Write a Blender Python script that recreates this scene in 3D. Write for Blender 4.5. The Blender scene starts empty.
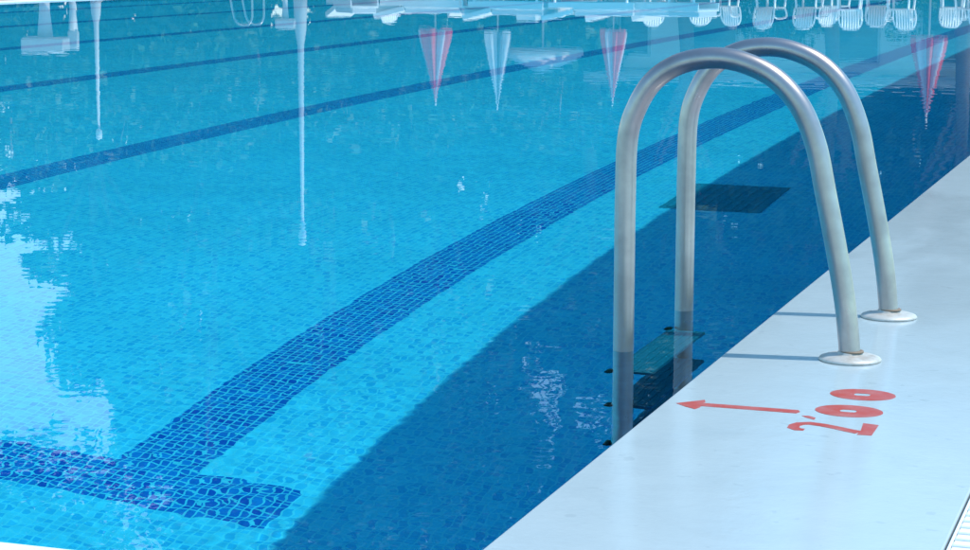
import bpy, bmesh, math, random
import numpy as np
from mathutils import Vector, Matrix

R = math.radians
PI = math.pi
sc = bpy.context.scene
col = sc.collection
random.seed(7)

# ------------------------------------------------------------------ camera
# world: X = to the right of the pool axis, Y = along the pool, Z = 0 at the water
CAM_H, YAW, PITCH, FPX = 0.7505, R(19.11), R(8.81), 2094.2
cam = bpy.data.objects.new('camera', bpy.data.cameras.new('camera'))
col.objects.link(cam)
sc.camera = cam
cam.data.sensor_width = 36.0
cam.data.lens = 36.0 * FPX / 970.0
cam.data.clip_start = 0.05
cam.data.clip_end = 6000
cam.matrix_world = (Matrix.Translation((0, 0, CAM_H)) @ Matrix.Rotation(YAW, 4, 'Z')
                    @ Matrix.Rotation(PI / 2 - PITCH, 4, 'X') @ Matrix.Rotation(R(0.16), 4, 'Z'))

# ------------------------------------------------------------------ world, sun, exposure
SUN_EL, SUN_AZ = R(60.5), R(11)          # sun stands over +X, a little towards +Y
world = bpy.data.worlds.new('World')
sc.world = world
world.use_nodes = True
wn = world.node_tree
sky = wn.nodes.new('ShaderNodeTexSky')
sky.sky_type = 'NISHITA'
sky.sun_disc = False
sky.sun_elevation = SUN_EL
sky.sun_rotation = PI / 2 - SUN_AZ
sky.air_density = 1.0
sky.dust_density = 0.6
sky.ozone_density = 1.0
tint = wn.nodes.new('ShaderNodeMix'); tint.data_type = 'RGBA'; tint.blend_type = 'MULTIPLY'   # clear summer sky, a touch more cyan
tint.inputs[0].default_value = 1.0
tint.inputs[7].default_value = (.62, .98, 1.0, 1)
wn.links.new(sky.outputs[0], tint.inputs[6])
# a pale bank of summer cloud low over the far left, thin wisps elsewhere
wtc = wn.nodes.new('ShaderNodeTexCoord')
wmp = wn.nodes.new('ShaderNodeMapping'); wmp.inputs['Scale'].default_value = (1.0, 1.0, 2.6)
wno = wn.nodes.new('ShaderNodeTexNoise'); wno.inputs['Scale'].default_value = 2.3; wno.inputs['Detail'].default_value = 7; wno.inputs['Roughness'].default_value = .55
wrp = wn.nodes.new('ShaderNodeValToRGB'); wrp.color_ramp.elements[0].position = .36; wrp.color_ramp.elements[1].position = .60
wdt = wn.nodes.new('ShaderNodeVectorMath'); wdt.operation = 'DOT_PRODUCT'; wdt.inputs[1].default_value = (-.62, .765, .17)
wmr = wn.nodes.new('ShaderNodeMapRange'); wmr.interpolation_type = 'SMOOTHSTEP'
wmr.inputs[1].default_value = .90; wmr.inputs[2].default_value = .985; wmr.inputs[3].default_value = .03; wmr.inputs[4].default_value = .95
wml = wn.nodes.new('ShaderNodeMath'); wml.operation = 'MULTIPLY'
wcl = wn.nodes.new('ShaderNodeMix'); wcl.data_type = 'RGBA'; wcl.inputs[7].default_value = (3.9, 3.1, 3.0, 1)
wn.links.new(wtc.outputs['Generated'], wmp.inputs[0]); wn.links.new(wmp.outputs[0], wno.inputs['Vector'])
wn.links.new(wno.outputs['Fac'], wrp.inputs[0])
wn.links.new(wtc.outputs['Generated'], wdt.inputs[0]); wn.links.new(wdt.outputs['Value'], wmr.inputs[0])
wn.links.new(wrp.outputs[0], wml.inputs[0]); wn.links.new(wmr.outputs[0], wml.inputs[1])
wn.links.new(wml.outputs[0], wcl.inputs[0]); wn.links.new(tint.outputs[2], wcl.inputs[6])
wn.links.new(wcl.outputs[2], wn.nodes['Background'].inputs[0])
wn.nodes['Background'].inputs[1].default_value = 0.15

sun = bpy.data.objects.new('sun', bpy.data.lights.new('sun', 'SUN'))
col.objects.link(sun)
sun.data.energy = 2.0
sun.data.angle = R(0.53)
sun.data.color = (1.0, 0.94, 0.82)
sun.data.cycles.is_caustics_light = True          # sunlight refracted by the water reaches the pool floor
sdir = Vector((-math.cos(SUN_AZ) * math.cos(SUN_EL), -math.sin(SUN_AZ) * math.cos(SUN_EL), -math.sin(SUN_EL)))
sun.rotation_euler = sdir.to_track_quat('-Z', 'Y').to_euler()

sc.view_settings.view_transform = 'Standard'
sc.view_settings.look = 'None'
sc.view_settings.gamma = 1.0
sc.view_settings.use_curve_mapping = False
sc.view_settings.exposure = 1.12
sc.cycles.use_denoising = True
sc.cycles.caustics_refractive = True
sc.cycles.caustics_reflective = False
sc.cycles.max_bounces = 10
sc.cycles.transmission_bounces = 8
sc.cycles.sample_clamp_indirect = 6.0

# ------------------------------------------------------------------ layout of the pool
EDGE = 0.833                 # deck edge, metres left of the camera
P0, P1 = EDGE, 16.23         # pool width
T0, T1 = 2.221, 43.5         # pool length
DEPTH = 2.314
DECK = 0.010                 # the deck is flush with the water
LANE0, LANE, LW = 2.595, 2.5, 0.122

# ------------------------------------------------------------------ helpers
def link(name, me, mats=None, parent=None):
    o = bpy.data.objects.new(name, me)
    col.objects.link(o)
    if mats is not None:
        for m in (mats if isinstance(mats, (list, tuple)) else [mats]):
            me.materials.append(m)
    if parent is not None:
        o.parent = parent
    return o

def tag(o, label=None, cat=None, group=None, kind=None):
    if label: o['label'] = label
    if cat: o['category'] = cat
    if group: o['group'] = group
    if kind: o['kind'] = kind
    return o

def thing(name, label, cat, loc=(0, 0, 0), rz=0.0, group=None, scale=1.0):
    o = bpy.data.objects.new(name, None)
    o.empty_display_size = 0.1
    col.objects.link(o)
    o.location = loc
    o.rotation_euler = (0, 0, rz)
    o.scale = (scale,) * 3 if not isinstance(scale, tuple) else scale
    return tag(o, label, cat, group)

def copy_thing(root, loc, rz, label, scale=None):
    r = root.copy()
    col.objects.link(r)
    r.location = loc
    r.rotation_euler = (0, 0, rz)
    if scale is not None:
        r.scale = (scale,) * 3 if not isinstance(scale, tuple) else scale
    r['label'] = label
    for ch in list(root.children):
        c = ch.copy(); col.objects.link(c); c.parent = r
        for g in list(ch.children):
            d = g.copy(); col.objects.link(d); d.parent = c
    return r

class MB:
    """collects boxes, tubes, lathes and prisms and links them as one mesh"""
    def __init__(s):
        s.bm = bmesh.new(); s.mi = 0
    def _f(s, vs, smooth=False):
        try:
            f = s.bm.faces.new(vs)
        except ValueError:
            return None
        f.material_index = s.mi; f.smooth = smooth
        return f
    def box(s, x0, x1, y0, y1, z0, z1, bevel=0.0, seg=2):
        v = [s.bm.verts.new(c) for c in ((x0, y0, z0), (x1, y0, z0), (x1, y1, z0), (x0, y1, z0),
                                         (x0, y0, z1), (x1, y0, z1), (x1, y1, z1), (x0, y1, z1))]
        fs = [s._f([v[i] for i in q]) for q in ((3, 2, 1, 0), (4, 5, 6, 7), (0, 1, 5, 4), (1, 2, 6, 5), (2, 3, 7, 6), (3, 0, 4, 7))]
        if bevel > 0:
            es = list({e for f in fs for e in f.edges})
            r = bmesh.ops.bevel(s.bm, geom=es, offset=bevel, segments=seg, affect='EDGES', profile=0.5)
            for f in r['faces']:
                f.material_index = s.mi; f.smooth = True
        return s
    def tube(s, pts, r, n=16, cap=True):
        pts = [Vector(p) for p in pts]
        rs = r if isinstance(r, (list, tuple)) else [r] * len(pts)
        rings = []
        up = None
        for i, p in enumerate(pts):
            a = pts[max(i - 1, 0)]; b = pts[min(i + 1, len(pts) - 1)]
            d = (b - a).normalized()
            if up is None:
                up = d.orthogonal().normalized()
            up = (up - d * up.dot(d)).normalized()
            sd = d.cross(up)
            rings.append([s.bm.verts.new(p + (up * math.cos(2 * PI * k / n) + sd * math.sin(2 * PI * k / n)) * rs[i]) for k in range(n)])
        for a, b in zip(rings, rings[1:]):
            for k in range(n):
                s._f((a[k], a[(k + 1) % n], b[(k + 1) % n], b[k]), True)
        if cap:
            s._f(list(reversed(rings[0]))); s._f(rings[-1])
        return s
    def lathe(s, prof, c=(0, 0, 0), n=32):
        rings = []
        for r, z in prof:
            rings.append([s.bm.verts.new((c[0] + r * math.cos(2 * PI * k / n), c[1] + r * math.sin(2 * PI * k / n), c[2] + z)) for k in range(n)])
        for a, b in zip(rings, rings[1:]):
            for k in range(n):
                s._f((a[k], a[(k + 1) % n], b[(k + 1) % n], b[k]), True)
        s._f(list(reversed(rings[0]))); s._f(rings[-1])
        return s
    def prism(s, poly, z0, z1, holes=()):
        """flat outline (counter-clockwise) raised from z0 to z1; a hole must have as many points as the outline"""
        n = len(poly)
        lo = [s.bm.verts.new((x, y, z0)) for x, y in poly]; hi = [s.bm.verts.new((x, y, z1)) for x, y in poly]
        for k in range(n):
            s._f((lo[k], lo[(k + 1) % n], hi[(k + 1) % n], hi[k]))
        if holes:
            h = holes[0]
            hl = [s.bm.verts.new((x, y, z0)) for x, y in h]; hh = [s.bm.verts.new((x, y, z1)) for x, y in h]
            for k in range(n):
                j = (k + 1) % n
                s._f((hi[k], hi[j], hh[j], hh[k])); s._f((lo[j], lo[k], hl[k], hl[j])); s._f((hl[j], hl[k], hh[k], hh[j]))
        else:
            s._f(hi); s._f(list(reversed(lo)))
        return s
    def build(s, name, mats, parent=None):
        me = bpy.data.meshes.new(name)
        s.bm.normal_update()
        s.bm.to_mesh(me); s.bm.free()
        return link(name, me, mats, parent)

def grid_mesh(name, xs, ys, zf):
    X, Y = np.meshgrid(np.asarray(xs, float), np.asarray(ys, float))
    Z = zf(X, Y)
    n, m = X.shape
    v = np.stack([X, Y, Z], -1).reshape(-1, 3)
    i = np.arange(n * m).reshape(n, m)
    f = np.stack([i[:-1, :-1], i[:-1, 1:], i[1:, 1:], i[1:, :-1]], -1).reshape(-1, 4)
    me = bpy.data.meshes.new(name)
    me.vertices.add(len(v)); me.vertices.foreach_set('co', v.ravel())
    me.loops.add(f.size); me.loops.foreach_set('vertex_index', f.ravel().astype(np.int32))
    me.polygons.add(len(f)); me.polygons.foreach_set('loop_start', np.arange(0, f.size, 4, dtype=np.int32))
    me.update(calc_edges=True)
    return me

def poly_mesh(name, verts, faces):
    me = bpy.data.meshes.new(name)
    v = np.asarray(verts, float); f = np.asarray(faces, np.int32)
    me.vertices.add(len(v)); me.vertices.foreach_set('co', v.ravel())
    me.loops.add(f.size); me.loops.foreach_set('vertex_index', f.ravel())
    me.polygons.add(len(f)); me.polygons.foreach_set('loop_start', np.arange(0, f.size, f.shape[1], dtype=np.int32))
    me.update(calc_edges=True)
    return me

def receives(o):
    o.cycles.is_caustics_receiver = True
    return o

def at(px, d):
    """ground point d metres away in the direction seen at column px of the photograph"""
    a = YAW - math.atan((px - 485.0) / FPX)
    return (-d * math.sin(a), d * math.cos(a))

# ------------------------------------------------------------------ materials
def mat(name, base=(.5, .5, .5), rough=.5, metal=0.0, spec=.5):
    m = bpy.data.materials.new(name)
    m.use_nodes = True
    b = m.node_tree.nodes['Principled BSDF']
    b.inputs['Base Color'].default_value = (*base, 1)
    b.inputs['Roughness'].default_value = rough
    b.inputs['Metallic'].default_value = metal
    b.inputs['Specular IOR Level'].default_value = spec
    return m

class N:
    """tiny node writer for one material"""
    def __init__(s, m):
        s.t = m.node_tree; s.b = s.t.nodes['Principled BSDF']
        s.co = s.t.nodes.new('ShaderNodeTexCoord').outputs['Object']
    def new(s, k, **kw):
        n = s.t.nodes.new(k)
        for a, v in kw.items(): setattr(n, a, v)
        return n
    def to(s, a, b): s.t.links.new(a, b)
    def noise(s, scale, detail=3, rough=.5, stretch=None, dist=0):
        co = s.co
        if stretch:
            mp = s.new('ShaderNodeMapping'); mp.inputs['Scale'].default_value = stretch
            s.to(co, mp.inputs[0]); co = mp.outputs[0]
        n = s.new('ShaderNodeTexNoise'); s.to(co, n.inputs['Vector'])
        n.inputs['Scale'].default_value = scale; n.inputs['Detail'].default_value = detail
        n.inputs['Roughness'].default_value = rough; n.inputs['Distortion'].default_value = dist
        return n.outputs['Fac']
    def ramp(s, fac, stops):
        r = s.new('ShaderNodeValToRGB'); s.to(fac, r.inputs[0])
        e = r.color_ramp.elements
        while len(e) < len(stops): e.new(.5)
        for q, (p, c) in zip(e, stops):
            q.position = p; q.color = (*c, 1) if not isinstance(c, (int, float)) else (c, c, c, 1)
        return r.outputs[0]
    def mix(s, fac, a, b):
        n = s.new('ShaderNodeMix', data_type='RGBA')
        for i, v in ((0, fac), (6, a), (7, b)):
            if isinstance(v, (int, float)): n.inputs[i].default_value = v
            elif isinstance(v, tuple): n.inputs[i].default_value = (*v, 1)
            else: s.to(v, n.inputs[i])
        return n.outputs[2]
    def bump(s, h, dist, strength=1.0):
        n = s.new('ShaderNodeBump'); s.to(h, n.inputs['Height'])
        n.inputs['Distance'].default_value = dist; n.inputs['Strength'].default_value = strength
        s.to(n.outputs[0], s.b.inputs['Normal'])

def mosaic(name, c1, c2, grout, spread=0.0):
    m = mat(name, c1, .35)
    n = N(m)
    br = n.new('ShaderNodeTexBrick', offset=0.0, squash=1.0)
    n.to(n.co, br.inputs['Vector'])
    br.inputs['Color1'].default_value = (*c1, 1); br.inputs['Color2'].default_value = (*c2, 1)
    br.inputs['Mortar'].default_value = (*grout, 1)
    br.inputs['Scale'].default_value = 1.0
    br.inputs['Brick Width'].default_value = .0250; br.inputs['Row Height'].default_value = .0250
    br.inputs['Mortar Size'].default_value = .0026; br.inputs['Mortar Smooth'].default_value = .1
    cloud = n.noise(1.3, 4, .6)
    shade = n.ramp(cloud, ((.25, .86), (.75, 1.0)))
    mul = n.new('ShaderNodeMix', data_type='RGBA', blend_type='MULTIPLY')
    mul.inputs[0].default_value = 1.0
    n.to(br.outputs['Color'], mul.inputs[6]); n.to(shade, mul.inputs[7])
    n.to(mul.outputs[2], n.b.inputs['Base Color'])
    return m

M = {}
M['tile_pale'] = mosaic('pale_blue_mosaic', (.05, .47, .82), (.20, .70, .92), (.27, .72, .91))
M['tile_blue'] = mosaic('dark_blue_mosaic', (.004, .07, .44), (.012, .23, .66), (.20, .62, .80))

def water_material():
    m = bpy.data.materials.new('pool_water'); m.use_nodes = True
    t = m.node_tree; t.nodes.clear()
    out = t.nodes.new('ShaderNodeOutputMaterial')
    rf = t.nodes.new('ShaderNodeBsdfRefraction'); gl = t.nodes.new('ShaderNodeBsdfGlossy')
    rf.inputs['IOR'].default_value = 1.333; rf.inputs['Roughness'].default_value = 0.0
    rf.inputs['Color'].default_value = (.33, .95, .995, 1)
    gl.inputs['Roughness'].default_value = 0.0
    fr = t.nodes.new('ShaderNodeFresnel'); fr.inputs['IOR'].default_value = 1.333
    ml = t.nodes.new('ShaderNodeMath'); ml.operation = 'MULTIPLY'; ml.inputs[1].default_value = .72   # mirror weakened as through a polarising filter
    mx = t.nodes.new('ShaderNodeMixShader')
    t.links.new(fr.outputs[0], ml.inputs[0]); t.links.new(ml.outputs[0], mx.inputs[0])
    t.links.new(rf.outputs[0], mx.inputs[1]); t.links.new(gl.outputs[0], mx.inputs[2])
    t.links.new(mx.outputs[0], out.inputs[0])
    return m
M['water'] = water_material()

def deck_material(name, dry, wet, r0, r1):
    m = mat(name, dry, .3, 0, .25)
    n = N(m)
    big = n.noise(1.6, 5, .55, (1.6, .55, 1), .6)
    fine = n.noise(60, 4, .7)
    mid = n.noise(9, 4, .6, (1, 1, 1), .3)
    w = n.ramp(big, ((.40, 0.0), (.52, 1.0)))
    c = n.mix(w, wet, dry)
    c2 = n.mix(n.ramp(mid, ((.35, 0.0), (.8, .06))), c, (.80, .88, .93))
    spots = n.ramp(n.noise(35, 2, .4), ((.70, 0.0), (.745, .35)))
    c3 = n.mix(spots, c2, tuple(.78 * x for x in wet))
    hair = n.ramp(n.noise(1.9, 6, .62, (1, 1, 1), .8), ((.485, 0.0), (.5, .10), (.515, 0.0)))
    c3 = n.mix(hair, c3, tuple(.80 * x for x in wet))
    n.to(c3, n.b.inputs['Base Color'])
    n.to(n.mix(w, (r0,) * 3, (r1,) * 3), n.b.inputs['Roughness'])
    hb = n.new('ShaderNodeMath', operation='ADD'); n.to(fine, hb.inputs[0]); n.to(mid, hb.inputs[1])
    n.bump(hb.outputs[0], .0006, .6)
    return m
M['deck'] = deck_material('wet_blue_deck_paint', (.355, .425, .465), (.345, .42, .465), .08, .16)
M['coping'] = deck_material('white_coping_stone', (.74, .78, .80), (.68, .74, .78), .2, .35)
M['terracotta'] = mat('terracotta_paving', (.42, .24, .19), .7)
M['white_plastic'] = mat('white_plastic', (.86, .86, .84), .35)
M['grate_plastic'] = mat('grate_plastic', (.78, .79, .80), .4)
M['dark_gap'] = mat('dark_channel', (.03, .035, .045), .7)
M['rust'] = mat('brown_stain', (.20, .14, .10), .6)

def steel_material():
    m = mat('worn_stainless_steel', (.60, .585, .56), .3, 1.0)
    n = N(m)
    a = n.noise(14, 5, .6); b = n.noise(160, 2, .5)
    n.to(n.mix(n.ramp(a, ((.3, 0.0), (.75, 1.0))), (.43, .375, .375), (.31, .27, .27)), n.b.inputs['Base Color'])
    n.to(n.ramp(a, ((.3, .27), (.75, .40))), n.b.inputs['Roughness'])
    n.bump(b, .0002, .35)
    return m
M['steel'] = steel_material()

def flange_material():
    m = mat('flange_steel', (.62, .60, .55), .5, .25)
    n = N(m)
    a = n.noise(45, 4, .6)
    n.to(n.mix(n.ramp(a, ((.45, 0.0), (.75, .65))), (.47, .455, .44), (.25, .18, .12)), n.b.inputs['Base Color'])
    return m
M['flange'] = flange_material()

def red_material():
    m = mat('worn_red_paint', (.60, .075, .055), .35)
    n = N(m)
    a = n.noise(16, 5, .65); b = n.noise(120, 2, .6)
    f = n.new('ShaderNodeMath', operation='ADD')
    n.to(n.ramp(a, ((.42, 0.0), (.72, .55))), f.inputs[0]); n.to(n.ramp(b, ((.62, 0.0), (.72, .45))), f.inputs[1])
    n.to(n.mix(f.outputs[0], (.40, .032, .012), (.42, .20, .20)), n.b.inputs['Base Color'])
    n.bump(b, .0004, .5)
    return m
M['red'] = red_material()
M['tread'] = mat('tread_plastic', (.035, .16, .25), .45)
M['bolt'] = mat('black_bolt', (.015, .018, .02), .5)
M['drain'] = mat('drain_plastic', (.025, .25, .38), .6)
M['cloth_white'] = mat('parasol_white_cloth', (.72, .71, .72), .8)
M['cloth_grey'] = mat('parasol_grey_cloth', (.16, .18, .22), .8)
M['cloth_pink'] = mat('parasol_pink_cloth', (.66, .48, .51), .8)
M['cloth_red'] = mat('parasol_red_cloth', (.74, .055, .05), .8)
M['pole'] = mat('pale_pole', (.50, .49, .49), .5)
M['wall'] = mat('pale_plaster', (.80, .79, .78), .8)
M['roof'] = mat('roof_slab', (.50, .48, .47), .8)
M['glass'] = mat('dark_window', (.03, .04, .05), .1)
M['trunk'] = mat('bark', (.16, .12, .09), .9)

def leaf_material(name, a, b):
    m = mat(name, a, .55, 0, .3)
    n = N(m)
    n.to(n.mix(n.noise(1.2, 2, .5), a, b), n.b.inputs['Base Color'])
    return m
LEAF = [leaf_material('leaf_dark', (.012, .048, .018), (.024, .075, .026)),
        leaf_material('leaf_mid', (.018, .070, .020), (.034, .105, .034)),
        leaf_material('leaf_grey', (.020, .058, .032), (.036, .085, .045))]

def grass_material():
    m = mat('lawn_and_earth', (.05, .09, .03), .9)
    n = N(m)
    n.to(n.ramp(n.noise(.15, 6, .6), ((.3, (.045, .085, .025)), (.7, (.12, .11, .06)))), n.b.inputs['Base Color'])
    return m
M['grass'] = grass_material()

# ------------------------------------------------------------------ setting: terrain, deck, basin
def cells_mesh(name, xs, ys, pick, z):
    """flat sheet cut on the given lines; pick(x, y) gives the material slot or None for no face"""
    verts, faces, mi, idx = [], [], [], {}
    def vid(i, j):
        if (i, j) not in idx:
            idx[(i, j)] = len(verts); verts.append((xs[i], ys[j], z))
        return idx[(i, j)]
    for i in range(len(xs) - 1):
        for j in range(len(ys) - 1):
            k = pick((xs[i] + xs[i + 1]) / 2, (ys[j] + ys[j + 1]) / 2)
            if k is None: continue
            faces.append((vid(i, j), vid(i + 1, j), vid(i + 1, j + 1), vid(i, j + 1))); mi.append(k)
    me = bpy.data.meshes.new(name); me.from_pydata(verts, [], faces)
    me.polygons.foreach_set('material_index', mi); me.update()
    return me

XD0, XD1, YD0, YD1 = -P1 - 6.0, 7.0, -5.0, T1 + 7.0      # outline of the paved surround
me = cells_mesh('terrain', [-2500, XD0, XD1, 2500], [-2500, YD0, YD1, 2500],
                lambda x, y: None if XD0 < x < XD1 and YD0 < y < YD1 else 0, -.06)
tag(link('terrain', me, M['grass']), kind='structure')

# right deck, painted pale blue: a strip beside the water, a gutter channel, and the rest
GX0, GX1 = -.2885, -.045                                   # gutter between these
b = MB()
b.box(-EDGE, GX0, -4.9, T1 + 6.9, -.2, DECK, .003, 2)
b.box(GX1, XD1, YD0, YD1, -.2, DECK, .003, 2)
b.box(GX0 + .0005, GX1 - .0005, -4.9, 2.0165, -.2, DECK - .0005)
b.box(GX0 + .0005, GX1 - .0005, 6.5175, T1 + 6.9, -.2, DECK - .0005)
receives(tag(b.build('pool_deck', M['deck']), kind='structure'))
b = MB()
b.box(GX0, GX1, 2.017, 6.517, -.19, -.15)
tag(b.build('gutter_floor', M['dark_gap']), kind='structure')
b = MB()
b.box(-P1 - .35, -EDGE - .0015, T0 - .4, T0, -.2, DECK + .002, .006, 2)
receives(tag(b.build('near_kerb', M['coping']), kind='structure'))
b = MB()
b.box(-P1 - .35, -EDGE - .0015, YD0, T0 - .402, -.2, DECK, 0)
tag(b.build('near_paving', M['deck']), kind='structure')
b = MB()
b.box(-P1 - .22, -P1, T0 + .002, T1 + .35, -.2, .022, .008, 2)
b.box(-P1 + .002, -EDGE - .003, T1, T1 + .35, -.2, .022, .008, 2)
tag(b.build('far_kerb', M['coping']), kind='structure')
b = MB()
b.box(XD0, -P1 - .222, YD0, YD1, -.2, .03)
b.box(-P1 - .221, -EDGE - .003, T1 + .352, YD1, -.2, .03)
tag(b.build('far_paving', M['terracotta']), kind='structure')

def basin_wall(x0, x1, y0, y1):
    b = MB(); b.box(x0, x1, y0, y1, -DEPTH - .15, -.202)
    return receives(tag(b.build('basin_wall', M['tile_pale']), kind='structure'))
basin_wall(-EDGE, -EDGE + .25, T0 - .25, T1 + .25)
basin_wall(-P1 - .25, -P1, T0 - .25, T1 + .25)
basin_wall(-P1 + .002, -EDGE - .002, T0 - .25, T0)
basin_wall(-P1 + .002, -EDGE - .002, T1, T1 + .25)

# pool floor: pale mosaic with six dark lane lines, each with a T at both ends
TT, TW = 4.7218, .1215
lanes = [LANE0 + LANE * k for k in range(6)]
xs = {-P0, -P1}
for p in lanes:
    xs |= {-(p - LW), -(p + LW), -(p - .417), -(p + .56)}
xs = sorted(xs)
TF = T1 - 2.5
ys = sorted({T0, T1, TT - TW, TT + TW, TF - TW, TF + TW})
def floor_pick(x, y):
    for p in lanes:
        if abs(-x - p) < LW and TT - TW < y < TF + TW: return 1
        if p - .417 < -x < p + .56 and (abs(y - TT) < TW or abs(y - TF) < TW): return 1
    return 0
me = cells_mesh('pool_floor', xs, ys, floor_pick, -DEPTH)
receives(tag(link('pool_floor', me, [M['tile_pale'], M['tile_blue']]), kind='structure'))

# water: real small waves; finer mesh close to the camera
rng = np.random.default_rng(3)
comps = []
def add_waves(n, l0, l1, rms, spread):
    """n sine trains between two wavelengths with a given total slope"""
    for k in range(n):
        L = float(np.exp(rng.uniform(math.log(l0), math.log(l1))))
        a = float(rng.normal(1.35, spread))
        comps.append((2 * PI / L, math.cos(a), math.sin(a), float(rng.uniform(0, 6.28)), rms * math.sqrt(2 / n) * L / (2 * PI), L))
add_waves(36, .031, .062, .0029, 1.1)      # fine ripple: sparkle of sunlight on the floor
add_waves(22, .09, .28, .0013, .8)
add_waves(14, .35, .95, .0006, .7)
def waves(X, Y):
    Z = np.zeros_like(X)
    patch = .75 + .45 * np.sin(.9 * X + .5 * Y + 1.1) * np.sin(.35 * Y - .6 * X) + .2 * np.sin(2.1 * X - 1.3 * Y)
    r = np.hypot(X, Y)
    for kk, ca, sa, ph, amp, L in comps:
        fade = np.clip((4.5 + 105 * L - r) / 4.5, 0, 1) if L < .5 else 1.0
        if .08 < L < .3:
            fade = fade * (.85 + 1.25 * np.clip((r - 6) / 9, 0, 1))       # the middle of the pool is less sheltered
        Z += amp * fade * np.sin(kk * (X * ca + Y * sa) + ph)
    calm = np.clip(1.15 - r / 32.0, .55, 1.0)
    # the legs of the ladder and the overflow stir the water beside them
    stir = 1.9 * np.exp(-((X + .95) ** 2 / .12 + (Y - 4.55) ** 2 / .45)) + .8 * np.exp(-((X + 1.05) ** 2 / .10 + (Y - 3.2) ** 2 / .5))
    return Z * (np.clip(patch, .25, 1.4) * calm + stir)
def spacing(a, b, s0, grow, smax):
    out, s = [a], s0
    while out[-1] + s < b:
        out.append(out[-1] + s); s = min(s * grow, smax)
    out.append(b)
    return out
wx = [-x for x in spacing(P0 + .0005, P1 - .0005, .0105, 1.0021, .06)][::-1]
wy = spacing(T0 + .0005, T1 - .0005, .0105, 1.0013, .14)
me = grid_mesh('pool_water', wx, wy, waves)
me.shade_smooth()
wo = link('pool_water', me, M['water'])
wo.cycles.is_caustics_caster = True
tag(wo, kind='structure')

# ------------------------------------------------------------------ pool ladder
def smooth_path(pts, n):
    """Catmull-Rom through the points"""
    P = [Vector(p) for p in pts]
    P = [P[0] * 2 - P[1]] + P + [P[-1] * 2 - P[-2]]
    out = []
    for i in range(1, len(P) - 2):
        a, b_, c, d = P[i - 1:i + 3]
        for k in range(n):
            u = k / n
            out.append(.5 * ((2 * b_) + (c - a) * u + (2 * a - 5 * b_ + 4 * c - d) * u * u + (3 * b_ - a - 3 * c + d) * u ** 3))
    out.append(P[-2])
    return out

# side view of a rail: (metres left of the base, height over the deck)
RAIL = [(0, 0), (.012, .10), (.031, .20), (.054, .305), (.074, .392), (.105, .462), (.152, .512), (.212, .540), (.270, .547),
        (.330, .535), (.378, .504), (.410, .455), (.428, .393), (.431, .28), (.431, .15), (.431, -.02), (.431, -.3), (.431, -.62), (.431, -.95)]
TUBE = .0197
LAD_W = .482

def make_ladder(label, loc, rz):
    root = thing('pool_ladder', label, 'pool ladder', loc, rz, 'ladders over the pool edge')
    for y in (0, LAD_W):
        b = MB(); b.tube(smooth_path([(-u, y, v) for u, v in RAIL], 8), TUBE, 28)
        rail = receives(b.build('rail', M['steel'], root))
        b = MB(); b.lathe([(.056, 0.0), (.0575, .002), (.055, .0055), (.045, .009), (.026, .0115), (.0225, .0125), (.0225, .0155), (.0195, .0165)], (-.001, y, 0), 40)
        b.build('flange', M['flange'], rail)
        b = MB(); b.lathe([(.0196, .0152), (.0224, .0152), (.0220, .0180), (.0196, .0188)], (.0015, y, 0), 32)
        b.build('seal', M['rust'], rail)
    for z in (-.225, -.49, -.755):
        b = MB()
        b.box(-.431 - .030, -.431 + .052, .022, LAD_W - .022, z - .012, z + .012, .006, 2)
        for k in range(5):
            yy = -.431 - .022 + k * .0165
            b.box(yy, yy + .007, .03, LAD_W - .03, z + .012, z + .0155)
        tr = receives(b.build('tread', M['tread'], root))
        for y, s in ((0, 1), (LAD_W, -1)):
            for dx in (-.030,):
                c = MB(); x = -.431 + dx
                c.tube([(x - .0, y - .001 * s, z + .012), (x - .0, y + .026 * s, z + .012)], .0085, 10)
                receives(c.build('bolt', M['bolt'], tr))
    return root

lad = make_ladder('stainless steel ladder with two arched rails in the foreground, beside the red depth marking', (-.601, 3.783, DECK), 0)
fx, fy = -P1 - .30, 34.35
copy_thing(lad, (fx, fy, .03), PI, 'small distant steel ladder over the far left kerb of the pool')

# ------------------------------------------------------------------ red depth marking: arrow and 2'00
MARK = thing('depth_marking', "worn red painted arrow and 2'00 depth figures on the pale blue deck", 'depth marking', (-.54, 3.33, DECK))
def to_local(p, t): return (-p + .54, t - 3.33)
Z0, Z1 = -.002, .0005
def ccw(poly):
    a = sum(x0 * y1 - x1 * y0 for (x0, y0), (x1, y1) in zip(poly, poly[1:] + poly[:1]))
    return poly if a > 0 else poly[::-1]
def stroke(pts, ws):
    """outline of a pen stroke with a width per point"""
    pts = [Vector(p) for p in pts]
    L_, R_ = [], []
    for i, p in enumerate(pts):
        d = (pts[min(i + 1, len(pts) - 1)] - pts[max(i - 1, 0)]).normalized()
        nrm = Vector((-d.y, d.x))
        L_.append(tuple(p + nrm * ws[i] / 2)); R_.append(tuple(p - nrm * ws[i] / 2))
    return ccw(L_ + R_[::-1])
arrow = [(.812, 3.312), (.792, 3.292), (.772, 3.278), (.767, 3.296), (.768, 3.304), (.700, 3.304), (.610, 3.303),
         (.606, 3.316), (.611, 3.328), (.700, 3.328), (.770, 3.328), (.768, 3.336), (.773, 3.353), (.792, 3.333)]
b = MB(); b.prism(ccw([to_local(*q) for q in arrow]), Z0, Z1); receives(b.build('arrow', M['red'], MARK))
def ring(pc, tc, hp, ht, ip, it):
    n = 48
    o_ = [(pc + hp * math.cos(2 * PI * k / n), tc + ht * math.sin(2 * PI * k / n)) for k in range(n)]
    def sup(c, s_):   # squarish hole
        return math.copysign(abs(c) ** .6, c) * s_
    i_ = [(pc + .001 + sup(math.cos(2 * PI * k / n), ip), tc + sup(math.sin(2 * PI * k / n), it)) for k in range(n)]
    o_ = [to_local(*q) for q in o_]; i_ = [to_local(*q) for q in i_]
    return o_[::-1], i_[::-1]
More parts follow.
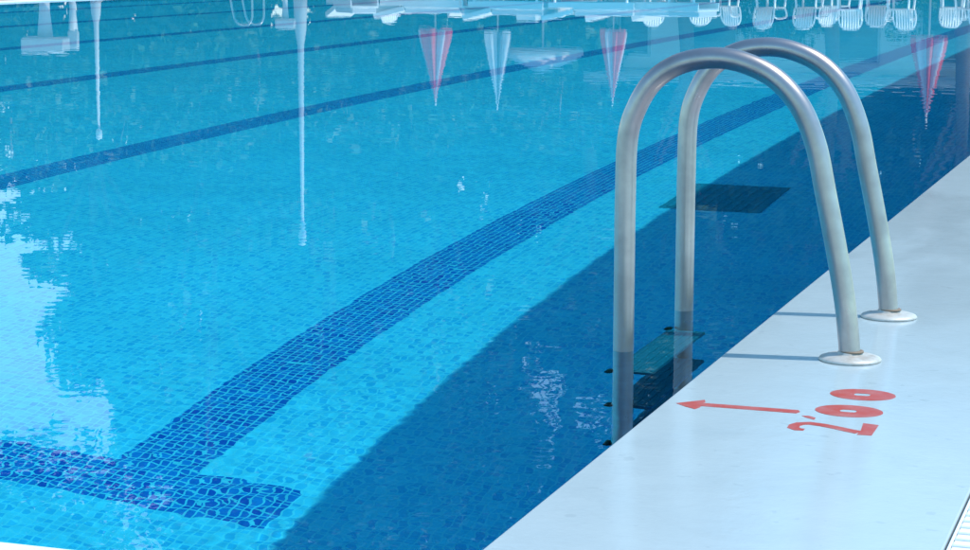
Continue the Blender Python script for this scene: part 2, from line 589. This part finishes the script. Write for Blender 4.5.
for pc, tc in ((.532, 3.349), (.531, 3.484)):
    o_, i_ = ring(pc, tc, .055, .045, .0135, .0095)
    if sum(x0 * y1 - x1 * y0 for (x0, y0), (x1, y1) in zip(o_, o_[1:] + o_[:1])) < 0: o_, i_ = o_[::-1], i_[::-1]
    b = MB(); b.prism(o_, Z0, Z1, [i_]); receives(b.build('numeral', M['red'], MARK))
b = MB(); b.prism(ccw([to_local(*q) for q in ((.598, 3.288), (.590, 3.278), (.574, 3.266), (.574, 3.280), (.586, 3.291))]), Z0, Z1)
receives(b.build('apostrophe', M['red'], MARK))
two = [(.576, 3.190), (.586, 3.190), (.595, 3.199), (.596, 3.216), (.590, 3.231), (.576, 3.238), (.555, 3.233), (.530, 3.221), (.508, 3.208), (.492, 3.201)]
tw = [.012, .018, .019, .018, .019, .020, .019, .019, .020, .022]
loc2 = [to_local(*q) for q in two]
b = MB(); b.prism(stroke(loc2, tw), Z0, Z1)
base = [(.4925, 3.184), (.470, 3.186), (.4705, 3.262), (.496, 3.268), (.4935, 3.240), (.4915, 3.215)]
b.prism(ccw([to_local(*q) for q in base]), Z0, Z1 - .0001)
receives(b.build('numeral', M['red'], MARK))

# ------------------------------------------------------------------ gutter grates along the deck, one panel of a metre and a half each
def make_grate(label, y):
    root = thing('gutter_grate', label, 'gutter grate', ((GX0 + GX1) / 2, y, 0), 0, 'grates laid end to end in the deck gutter')
    w = (GX1 - GX0) / 2 - .0035
    L_ = 1.494
    b = MB(); n = int(L_ / .0305)
    for k in range(n):
        y0 = k * .0305 + .006
        b.box(-w + .0045, w - .0045, y0, y0 + .0215, -.04, DECK + .003, .003, 1)
    b.build('slat_panel', M['grate_plastic'], root)
    for s in (-1, 1):
        b = MB(); x = s * (w - .002)
        b.box(x - .002, x + .002, 0, L_, -.03, DECK + .001, .0015, 1)
        b.build('side_rail', M['grate_plastic'], root)
    return root
gr = make_grate('slatted white gutter grate at the lower right corner, nearest to the viewer', 2.02)
for k, (yy, lb) in enumerate(((3.52, 'second slatted white gutter grate along the deck, just beyond the nearest one'),
                              (5.02, 'third slatted white gutter grate along the deck, out past the ladder'))):
    copy_thing(gr, (gr.location.x, yy, 0), 0, lb)

# ------------------------------------------------------------------ drain cover on the pool floor
dr = thing('drain_cover', 'dark rectangular drain cover on the pool floor behind the ladder', 'drain cover', (-1.955, 8.83, -DEPTH), R(0))
b = MB(); b.box(-.215, .215, -.35, .35, .0, .012, .004, 1); receives(b.build('frame', M['drain'], dr))
b = MB()
for k in range(9):
    x = -.19 + k * .0425
    b.box(x, x + .026, -.325, .325, .0125, .022, .003, 1)
receives(b.build('grille', M['drain'], dr))

# ------------------------------------------------------------------ beyond the pool: what the water mirrors
FARZ = .03
def make_parasol(label, x, y, rz, H, H0, Rw, first=None):
    if first is not None:
        return copy_thing(first, (x, y, FARZ), rz, label, (Rw / .42, Rw / .42, H / 2.72))
    root = thing('closed_parasol', label, 'parasol', (x, y, FARZ), rz, 'folded red and white parasols')
    b = MB(); b.tube([(0, 0, .06), (0, 0, H + .06)], .022, 12); b.build('pole', M['pole'], root)
    b = MB(); b.lathe([(.26, 0), (.26, .05), (.22, .07), (.06, .085), (.04, .2), (.03, .2)], (0, 0, 0), 24); b.build('base', M['pole'], root)
    # folded canopy: eight pleats, white gores with red ones between
    zs = [H0, H0 + .05, H0 + .25, H0 + .6, H0 + 1.05, H0 + 1.4, H]
    rr = [.40, .42, .385, .29, .165, .07, .012]
    nsub, n = 6, 48
    bm = bmesh.new(); rings = []
    for z, r in zip(zs, rr):
        vs = []
        for k in range(n):
            a = 2 * PI * k / n
            q = r * (.74 + .26 * math.cos(8 * a + .4 * z))
            vs.append(bm.verts.new((q * math.cos(a), q * math.sin(a), z + (.03 * math.sin(5 * a) if z == H0 else 0))))
        rings.append(vs)
    for a_, b_ in zip(rings, rings[1:]):
        for k in range(n):
            f = bm.faces.new((a_[k], a_[(k + 1) % n], b_[(k + 1) % n], b_[k])); f.smooth = True
            f.material_index = 1 if ((k + 3) // 6) % 8 in (0, 1, 3, 5, 6) else 0
    me = bpy.data.meshes.new('canopy'); bm.to_mesh(me); bm.free()
    link('canopy', me, [M['cloth_pink'], M['cloth_red']], root)
    return root
x, y = at(435, 48.8)
par = make_parasol('folded red and white parasol on the far left paving', x, y, R(10), 2.72, 1.02, .42)
x, y = at(612, 47.5)
make_parasol('folded parasol with a red side in the middle of the far end', x, y, R(75), 2.62, 1, .33, par)
x, y = at(926, 46.5)
make_parasol('folded red and white parasol nearest the right end of the far paving', x, y, R(150), 2.80, 1, .42, par)
x, y = at(497, 48.6)
wp = make_parasol('plain folded parasol between the two at the left of the far end', x, y, R(215), 2.85, 1, .34, par)
for c in wp.children:
    if c.name.startswith('canopy'):
        c.data = c.data.copy(); c.data.materials[0] = M['cloth_grey']; c.data.materials[1] = M['cloth_white']

# white plastic chairs
def make_chair(label, x, y, rz):
    root = thing('plastic_chair', label, 'chair', (x, y, FARZ), rz, 'white plastic chairs on the far paving')
    b = MB(); b.box(-.24, .24, -.23, .24, .41, .44, .012, 2); b.build('seat', M['white_plastic'], root)
    for sx in (-1, 1):
        for sy in (-1, 1):
            c = MB(); c.tube([(sx * .25, sy * .25 + .0, 0), (sx * .215, sy * .2, .43)], [.022, .028], 8); c.build('leg', M['white_plastic'], root)
        c = MB(); c.tube(smooth_path([(sx * .235, -.2, .43), (sx * .265, -.22, .60), (sx * .27, -.05, .645), (sx * .26, .18, .64), (sx * .235, .25, .60)], 4), .020, 8)
        c.build('armrest', M['white_plastic'], root)
    b = MB()
    arch = [(-.235, .43), (-.245, .62), (-.215, .76), (-.13, .84), (0, .865), (.13, .84), (.215, .76), (.245, .62), (.235, .43)]
    b.tube(smooth_path([(u, .25 + (v - .43) * .25, v) for u, v in arch], 4), .021, 8)
    for k in range(7):
        u = -.168 + k * .056
        top = .855 - 1.5 * u * u
        b.tube([(u, .25, .43), (u, .25 + (top - .43) * .25, top)], .026, 6)
    b.build('backrest', M['white_plastic'], root)
    return root
spots = [(700, 47.6, 20), (722, 47.0, -15), (768, 46.0, 160), (806, 46.2, 170), (846, 45.2, 5), (897, 45.4, -8),
         (832, 47.8, 40), (874, 48.0, 185), (948, 47.2, 12), (966, 46.0, -30), (655, 46.9, 30), (398, 48.2, 60)]
where = ['between the middle parasol and the ladder arches', 'second from the middle parasol, turned left', 'turned away, behind the near ladder arch',
         'turned away, right of the near ladder arch', 'with rounded back, left of a close pair', 'with rounded back, right of a close pair',
         'set back behind the close pair', 'turned away behind the right one of the close pair', 'just right of the right hand parasol',
         'at the right end of the row', 'just right of the middle parasol', 'alone on the far left paving among loungers']
ch0 = None
for (px, d, a), wh in zip(spots, where):
    x, y = at(px, d)
    lb = 'white plastic armchair ' + wh
    if ch0 is None: ch0 = make_chair(lb, x, y, R(a))
    else: copy_thing(ch0, (x, y, FARZ), R(a), lb)

# white sun loungers
def make_lounger(label, x, y, rz):
    root = thing('sun_lounger', label, 'sun lounger', (x, y, FARZ), rz, 'white loungers on the far paving')
    b = MB(); b.box(-.33, .33, -.95, .35, .42, .48, .015, 2)
    b.box(-.33, -.29, -.95, .9, .30, .43, .01, 1); b.box(.29, .33, -.95, .9, .30, .43, .01, 1); b.build('bed', M['white_plastic'], root)
    b = MB(); b.box(-.31, .31, 0, .72, -.03, .09, .015, 2)
    o = b.build('backrest', M['white_plastic'], root); o.location = (0, .36, .47); o.rotation_euler = (R(14), 0, 0)
    for sx in (-1, 1):
        for yy in (-.8, .75):
            c = MB(); c.tube([(sx * .30, yy, 0), (sx * .31, yy, .31)], [.03, .035], 8); c.build('leg', M['white_plastic'], root)
    b = MB(); b.box(-.28, .28, -.93, .33, .481, .60, .02, 2); b.build('cushion', M['cloth_white'], root)
    return root
lsp = [(352, 47.5, 40, 'leftmost, left of the far left parasol'), (386, 48.2, 20, 'just left of the far left parasol'), (422, 47.2, 98, 'under the far left parasol'),
       (468, 47.4, 30, 'right of the far left parasol'), (510, 46.0, 80, 'between the two left parasols'), (560, 46.4, 150, 'left of the middle parasol'),
       (590, 45.5, 99, 'under the middle parasol, to its left'), (634, 45.6, 92, 'under the middle parasol, to its right'), (674, 45.4, 60, 'right of the middle parasol')]
l0 = None
for px, d, a, wh in lsp:
    x, y = at(px, d); lb = 'white sun lounger ' + wh
    if l0 is None: l0 = make_lounger(lb, x, y, R(a))
    else: copy_thing(l0, (x, y, FARZ), R(a), lb)

# lamp posts
def make_lamp(label, x, y, H):
    root = thing('lamp_post', label, 'lamp post', (x, y, FARZ), 0, 'pale lamp posts behind the pool')
    b = MB(); b.tube([(0, 0, 0), (0, 0, .5), (0, 0, .9), (0, 0, 1.2), (0, 0, H)], [.15, .14, .12, .07, .032], 14); b.build('post', M['pole'], root)
    b = MB(); b.lathe([(.035, H), (.06, H + .05), (.09, H + .22), (.08, H + .34), (.04, H + .42), (.02, H + .44)], (0, 0, 0), 18); b.build('lantern', M['cloth_white'], root)
    return root
x, y = at(301, 44.5)
lp = make_lamp('tall pale lamp post behind the far left paving', x, y, 5.0)
x, y = at(98, 42.0)
copy_thing(lp, (x, y, FARZ), 0, 'shorter pale lamp post at the far left end', (.75, .75, .54))

# pale low building behind the far end
def make_building(label, x0, x1, y0, dep, H, wins):
    root = thing('pool_house', label, 'building', ((x0 + x1) / 2, y0, -.06))
    hw = (x1 - x0) / 2
    b = MB(); b.box(-hw, hw, 0, dep, 0, H, .02, 1); b.build('wall', M['wall'], root)
    b = MB(); b.box(-hw - .4, hw + .4, -.7, dep + .4, H + .002, H + .24, .02, 1); b.build('roof', M['roof'], root)
    for wx_, ww, z0, z1 in wins:
        b = MB()
        for a0, a1, c0, c1 in ((-ww / 2, ww / 2, z1 - .07, z1), (-ww / 2, ww / 2, z0, z0 + .07), (-ww / 2, -ww / 2 + .07, z0 + .071, z1 - .071), (ww / 2 - .07, ww / 2, z0 + .071, z1 - .071)):
            b.box(wx_ + a0, wx_ + a1, -.05, .02, c0, c1)
        f = b.build('window', M['pole'], root)
        b = MB(); b.box(wx_ - ww / 2 + .071, wx_ + ww / 2 - .071, -.02, -.004, z0 + .071, z1 - .071); b.build('pane', M['glass'], f)
    return root
x0, _ = at(622, 59); x1, _ = at(1010, 59)
make_building('long low pale building with dark windows behind the right half of the far end', x0, x1, 55.0, 5, 2.5,
              [(-4.4, .9, .7, 2.1), (-2.2, 1.3, .0, 2.2), (-.3, .8, .9, 2.1), (1.6, 1.2, .5, 2.2), (3.9, 1.4, .0, 2.2)])
def make_pedestal(label, x, y, w, z0, z1, r):
    root = thing('pedestal_table', label, 'table', (x, y, FARZ), YAW)
    b = MB(); b.lathe([(r * 2.2, 0), (r * 2.2, .03), (r, .06), (r, .35), (r * 1.5, z0)], (0, 0, 0), 20); b.build('pedestal', M['pole'], root)
    b = MB(); b.box(-w, w, -w * .8, w * .8, z0 + .001, z1, .03, 2); b.build('tabletop', M['pole'], root)
    return root
x, y = at(47, 40.5)
make_pedestal('pale thick topped pedestal table at the far left', x, y, .40, .86, 1.14, .10)
x, y = at(75, 41)
make_pedestal('narrow pale stand to the right of the thick topped table', x, y, .10, .75, 1.12, .06)
x, y = at(286, 43)
make_pedestal('small white stand just left of the tall lamp post', x, y, .20, .60, .80, .05)
x, y = at(542, 49.5)
um = thing('open_parasol', 'open grey white parasol right of the folded ones at the far end', 'parasol', (x, y, FARZ))
b = MB(); b.tube([(0, 0, 0), (0, 0, 2.02)], .025, 10); b.build('pole', M['pole'], um)
b = MB(); b.lathe([(.98, 1.50), (1.0, 1.62), (.72, 1.80), (.36, 1.94), (.05, 2.02), (.02, 2.06)], (0, 0, 0), 8); b.build('canopy', M['pole'], um)
b = MB(); b.lathe([(.28, 0), (.28, .07), (.05, .1), (.04, .3), (.03, .3)], (0, 0, 0), 20); b.build('base', M['pole'], um)

# ------------------------------------------------------------------ trees
def tree_parts(seed, H, cr, n_leaf, leaf, crown_base, limb=.5):
    rnd = np.random.default_rng(seed)
    b = MB()
    pts = [(0, 0, 0), (.10, .05, H * .18), (.02, .12, H * .36), (.12, 0, H * .6), (.05, .05, H * .9)]
    b.tube(pts, [H * .024, H * .019, H * .016, H * .010, H * .003], 9)
    clumps = []
    for k in range(34):
        z = H * rnd.uniform(crown_base, .95)
        f = math.sin(PI * min(1, max(.08, (z / H - crown_base * .8) / (1.08 - crown_base * .8))))
        r = cr * f * rnd.uniform(.35, .95)
        a = rnd.uniform(0, 2 * PI)
        c = np.array([r * math.cos(a), r * math.sin(a), z])
        clumps.append((c, cr * rnd.uniform(.22, .42)))
        if k % 2 == 0:
            z0 = z * rnd.uniform(limb, max(.75, limb + .08))
            b.tube([(.05, .05, z0), tuple(c * .55 + np.array([0, 0, z0 * .45 if limb < .6 else z0 + (z - z0) * .5])), tuple(c)], [H * .008, H * .005, H * .002], 6)
    per = n_leaf // len(clumps)
    V = []
    for c, cr_ in clumps:
        d = rnd.normal(size=(per, 3)); d /= np.linalg.norm(d, axis=1)[:, None]
        pos = c + d * (cr_ * rnd.uniform(.25, 1.0, per) ** .6)[:, None] * np.array([1, 1, .75])
        u = rnd.normal(size=(per, 3)); u /= np.linalg.norm(u, axis=1)[:, None]
        w = np.cross(u, rnd.normal(size=(per, 3))); w /= np.linalg.norm(w, axis=1)[:, None]
        s_ = leaf * rnd.uniform(.6, 1.3, per)[:, None]
        V.append(np.stack([pos - u * s_, pos + w * s_ * .45, pos + u * s_, pos - w * s_ * .45], 1))
    V = np.concatenate(V).reshape(-1, 3)
    F = np.arange(len(V)).reshape(-1, 4)
    return b, V, F

def make_tree(label, x, y, seed, H, cr, li, n=6000, leaf=.26, cb=.10, name='broadleaf_tree', group='trees behind the pool'):
    root = thing(name, label, 'tree' if H > 4 else 'shrub', (x, y, -.06), 0, group)
    b, V, F = tree_parts(seed, H, cr, n, leaf, cb, .88 if cb > .6 else .5)
    b.build('trunk', M['trunk'], root)
    link('crown', poly_mesh('crown', V, F), LEAF[li], root)
    return root
protos = []
# column in the photo, distance, height, prototype, description
TR = [(88, 60, 11.0, 0, 'dark round tree at the left of the tree line, beside the open sky'),
      (150, 64, 15.5, 1, 'second tree from the open sky at the left, taller and fresher green'),
      (205, 60, 17.6, 2, 'grey green tree left of the tall lamp post'),
      (262, 66, 19.6, 0, 'tall dark tree just left of the tall lamp post'),
      (325, 61, 18.2, 1, 'fresh green tree just right of the tall lamp post'),
      (385, 66, 19.4, 2, 'grey green tree left of the far left parasol'),
      (437, 62, 17.0, 0, 'dark tree standing behind the far left parasol'),
      (515, 66, 12.6, 1, 'lower fresh green tree behind the open parasol'),
      (592, 62, 12.6, 2, 'grey green tree behind the middle parasol'),
      (650, 68, 14.6, 0, 'dark tree behind the left end of the long pale building'),
      (715, 64, 13.0, 1, 'fresh green tree behind the long pale building, left of its middle'),
      (775, 68, 14.5, 2, 'grey green tree behind the middle of the long pale building'),
      (840, 64, 13.5, 0, 'dark tree behind the long pale building, right of its middle'),
      (905, 68, 14.2, 1, 'fresh green tree behind the right parasol'),
      (970, 65, 14.0, 2, 'grey green tree at the right end of the tree line'),
      (118, 74, 14.5, 2, 'grey green tree in the back row at the left of the tree line'),
      (180, 78, 19.5, 0, 'tall dark tree in the back row above the shorter lamp post'),
      (235, 76, 22.5, 1, 'fresh green tree in the back row, left of the tall lamp post'),
      (297, 80, 23.5, 2, 'tall grey green tree in the back row behind the tall lamp post'),
      (355, 78, 23.0, 0, 'dark tree in the back row behind the leftmost lounger'),
      (412, 80, 22.0, 1, 'tallest fresh green tree in the back row, left of the far left parasol'),
      (470, 78, 19.5, 2, 'grey green tree in the back row between the left parasols'),
      (555, 76, 14.6, 0, 'dark tree in the back row right of the open parasol'),
      (622, 80, 17.5, 1, 'fresh green tree in the back row above the left end of the long building'),
      (685, 78, 16.0, 2, 'grey green tree in the back row above the near ladder rail'),
      (748, 80, 17.0, 0, 'dark tree in the back row above the middle of the long building'),
      (808, 76, 15.5, 1, 'fresh green tree in the back row above the far ladder rail'),
      (872, 80, 17.0, 2, 'grey green tree in the back row above the close pair of chairs'),
      (938, 78, 16.0, 0, 'dark tree in the back row at the right end of the tree line')]
base = {}
for px, d, H, k, lb in TR:
    x, y = at(px, d)
    if k not in base:
        base[k] = (make_tree(lb, x, y, 11 + k, 14.0, 3.3, k), 14.0)
        base[k][0].scale = (1, 1, H / 14.0)
    else:
        copy_thing(base[k][0], (x, y, -.06), random.uniform(0, 6.28), lb, (random.uniform(.95, 1.2), random.uniform(.95, 1.2), H / 14.0))
SH = [(-40, 46, 3.6, 0, 'low dark shrub at the far left, under the open sky'), (6, 47, 4.2, 1, 'low leafy shrub beside the thick topped table'),
      (52, 50, 4.6, 0, 'dark shrub behind the thick topped table'), (130, 50, 4.0, 1, 'leafy shrub right of the shorter lamp post'),
      (190, 51, 4.4, 0, 'dark shrub in front of the tree line, left of the tall lamp post'), (255, 52, 3.8, 1, 'leafy shrub next to the tall lamp post'),
      (340, 54, 4.2, 0, 'dark shrub behind the leftmost lounger'), (410, 55, 4.4, 1, 'leafy shrub behind the far left parasol'),
      (470, 56, 4.0, 0, 'dark shrub between the two left parasols'), (560, 57, 4.4, 1, 'leafy shrub left of the long pale building'),
      (752, 53, 1.5, 0, 'low dark shrub in front of the long building, left of the middle chairs'),
      (786, 53, 1.7, 1, 'low leafy shrub in front of the long building, behind the middle chairs'),
      (812, 53, 1.3, 0, 'smallest dark shrub in front of the long building'),
      (905, 53, 1.4, 1, 'low leafy shrub in front of the long building, left of the right parasol'),
      (985, 53, 1.6, 0, 'low dark shrub in front of the long building at the right end')]
sb = {}
for px, d, H, k, lb in SH:
    x, y = at(px, d)
    if k not in sb:
        sb[k] = make_tree(lb, x, y, 31 + k, 4.0, 2.1, k, 2200, .16, .05, 'leafy_shrub', 'shrubs in front of the trees')
        sb[k].scale = (1, 1, H / 4.0)
    else:
        copy_thing(sb[k], (x, y, -.06), random.uniform(0, 6.28), lb, (1.1, 1.1, H / 4.0) if H > 2 else (.42, .42, H / 4.0))

# three slender trees with bare trunks on the paving of the far end
bt = None
for px, d, H, lb in ((681, 50.5, 9.5, 'slender bare trunked tree in front of the left part of the long building'),
                     (826, 51, 9.0, 'slender bare trunked tree in front of the middle of the long building'),
                     (957, 50, 9.8, 'slender bare trunked tree beside the right hand parasol')):
    x, y = at(px, d)
    if bt is None:
        bt = make_tree(lb, x, y, 57, 9.0, 2.2, 1, 3400, .2, .48, 'slender_tree', 'slender trees on the far paving')
    else:
        copy_thing(bt, (x, y, -.06), random.uniform(0, 6.28), lb, (1, 1, H / 9.0))

x, y = at(-95, 46)
pine = make_tree('added tall flat topped pine that hides the higher sky, beside the open sky at the far left', x, y, 71, 17.5, 7.0, 0, 11000, .24, .68, 'added_pine', 'added pines that hide reflected sky')  # added tree: its high crown keeps bright sky out of the near-left reflection
x, y = at(575, 88)
copy_thing(pine, (x, y, -.06), 2.0, 'added tall flat topped pine that hides the sky over the tree line right of the open parasol', (1.35, 1.35, 1.62))  # added copy, darkens a bright sky patch mirrored near the deck edge
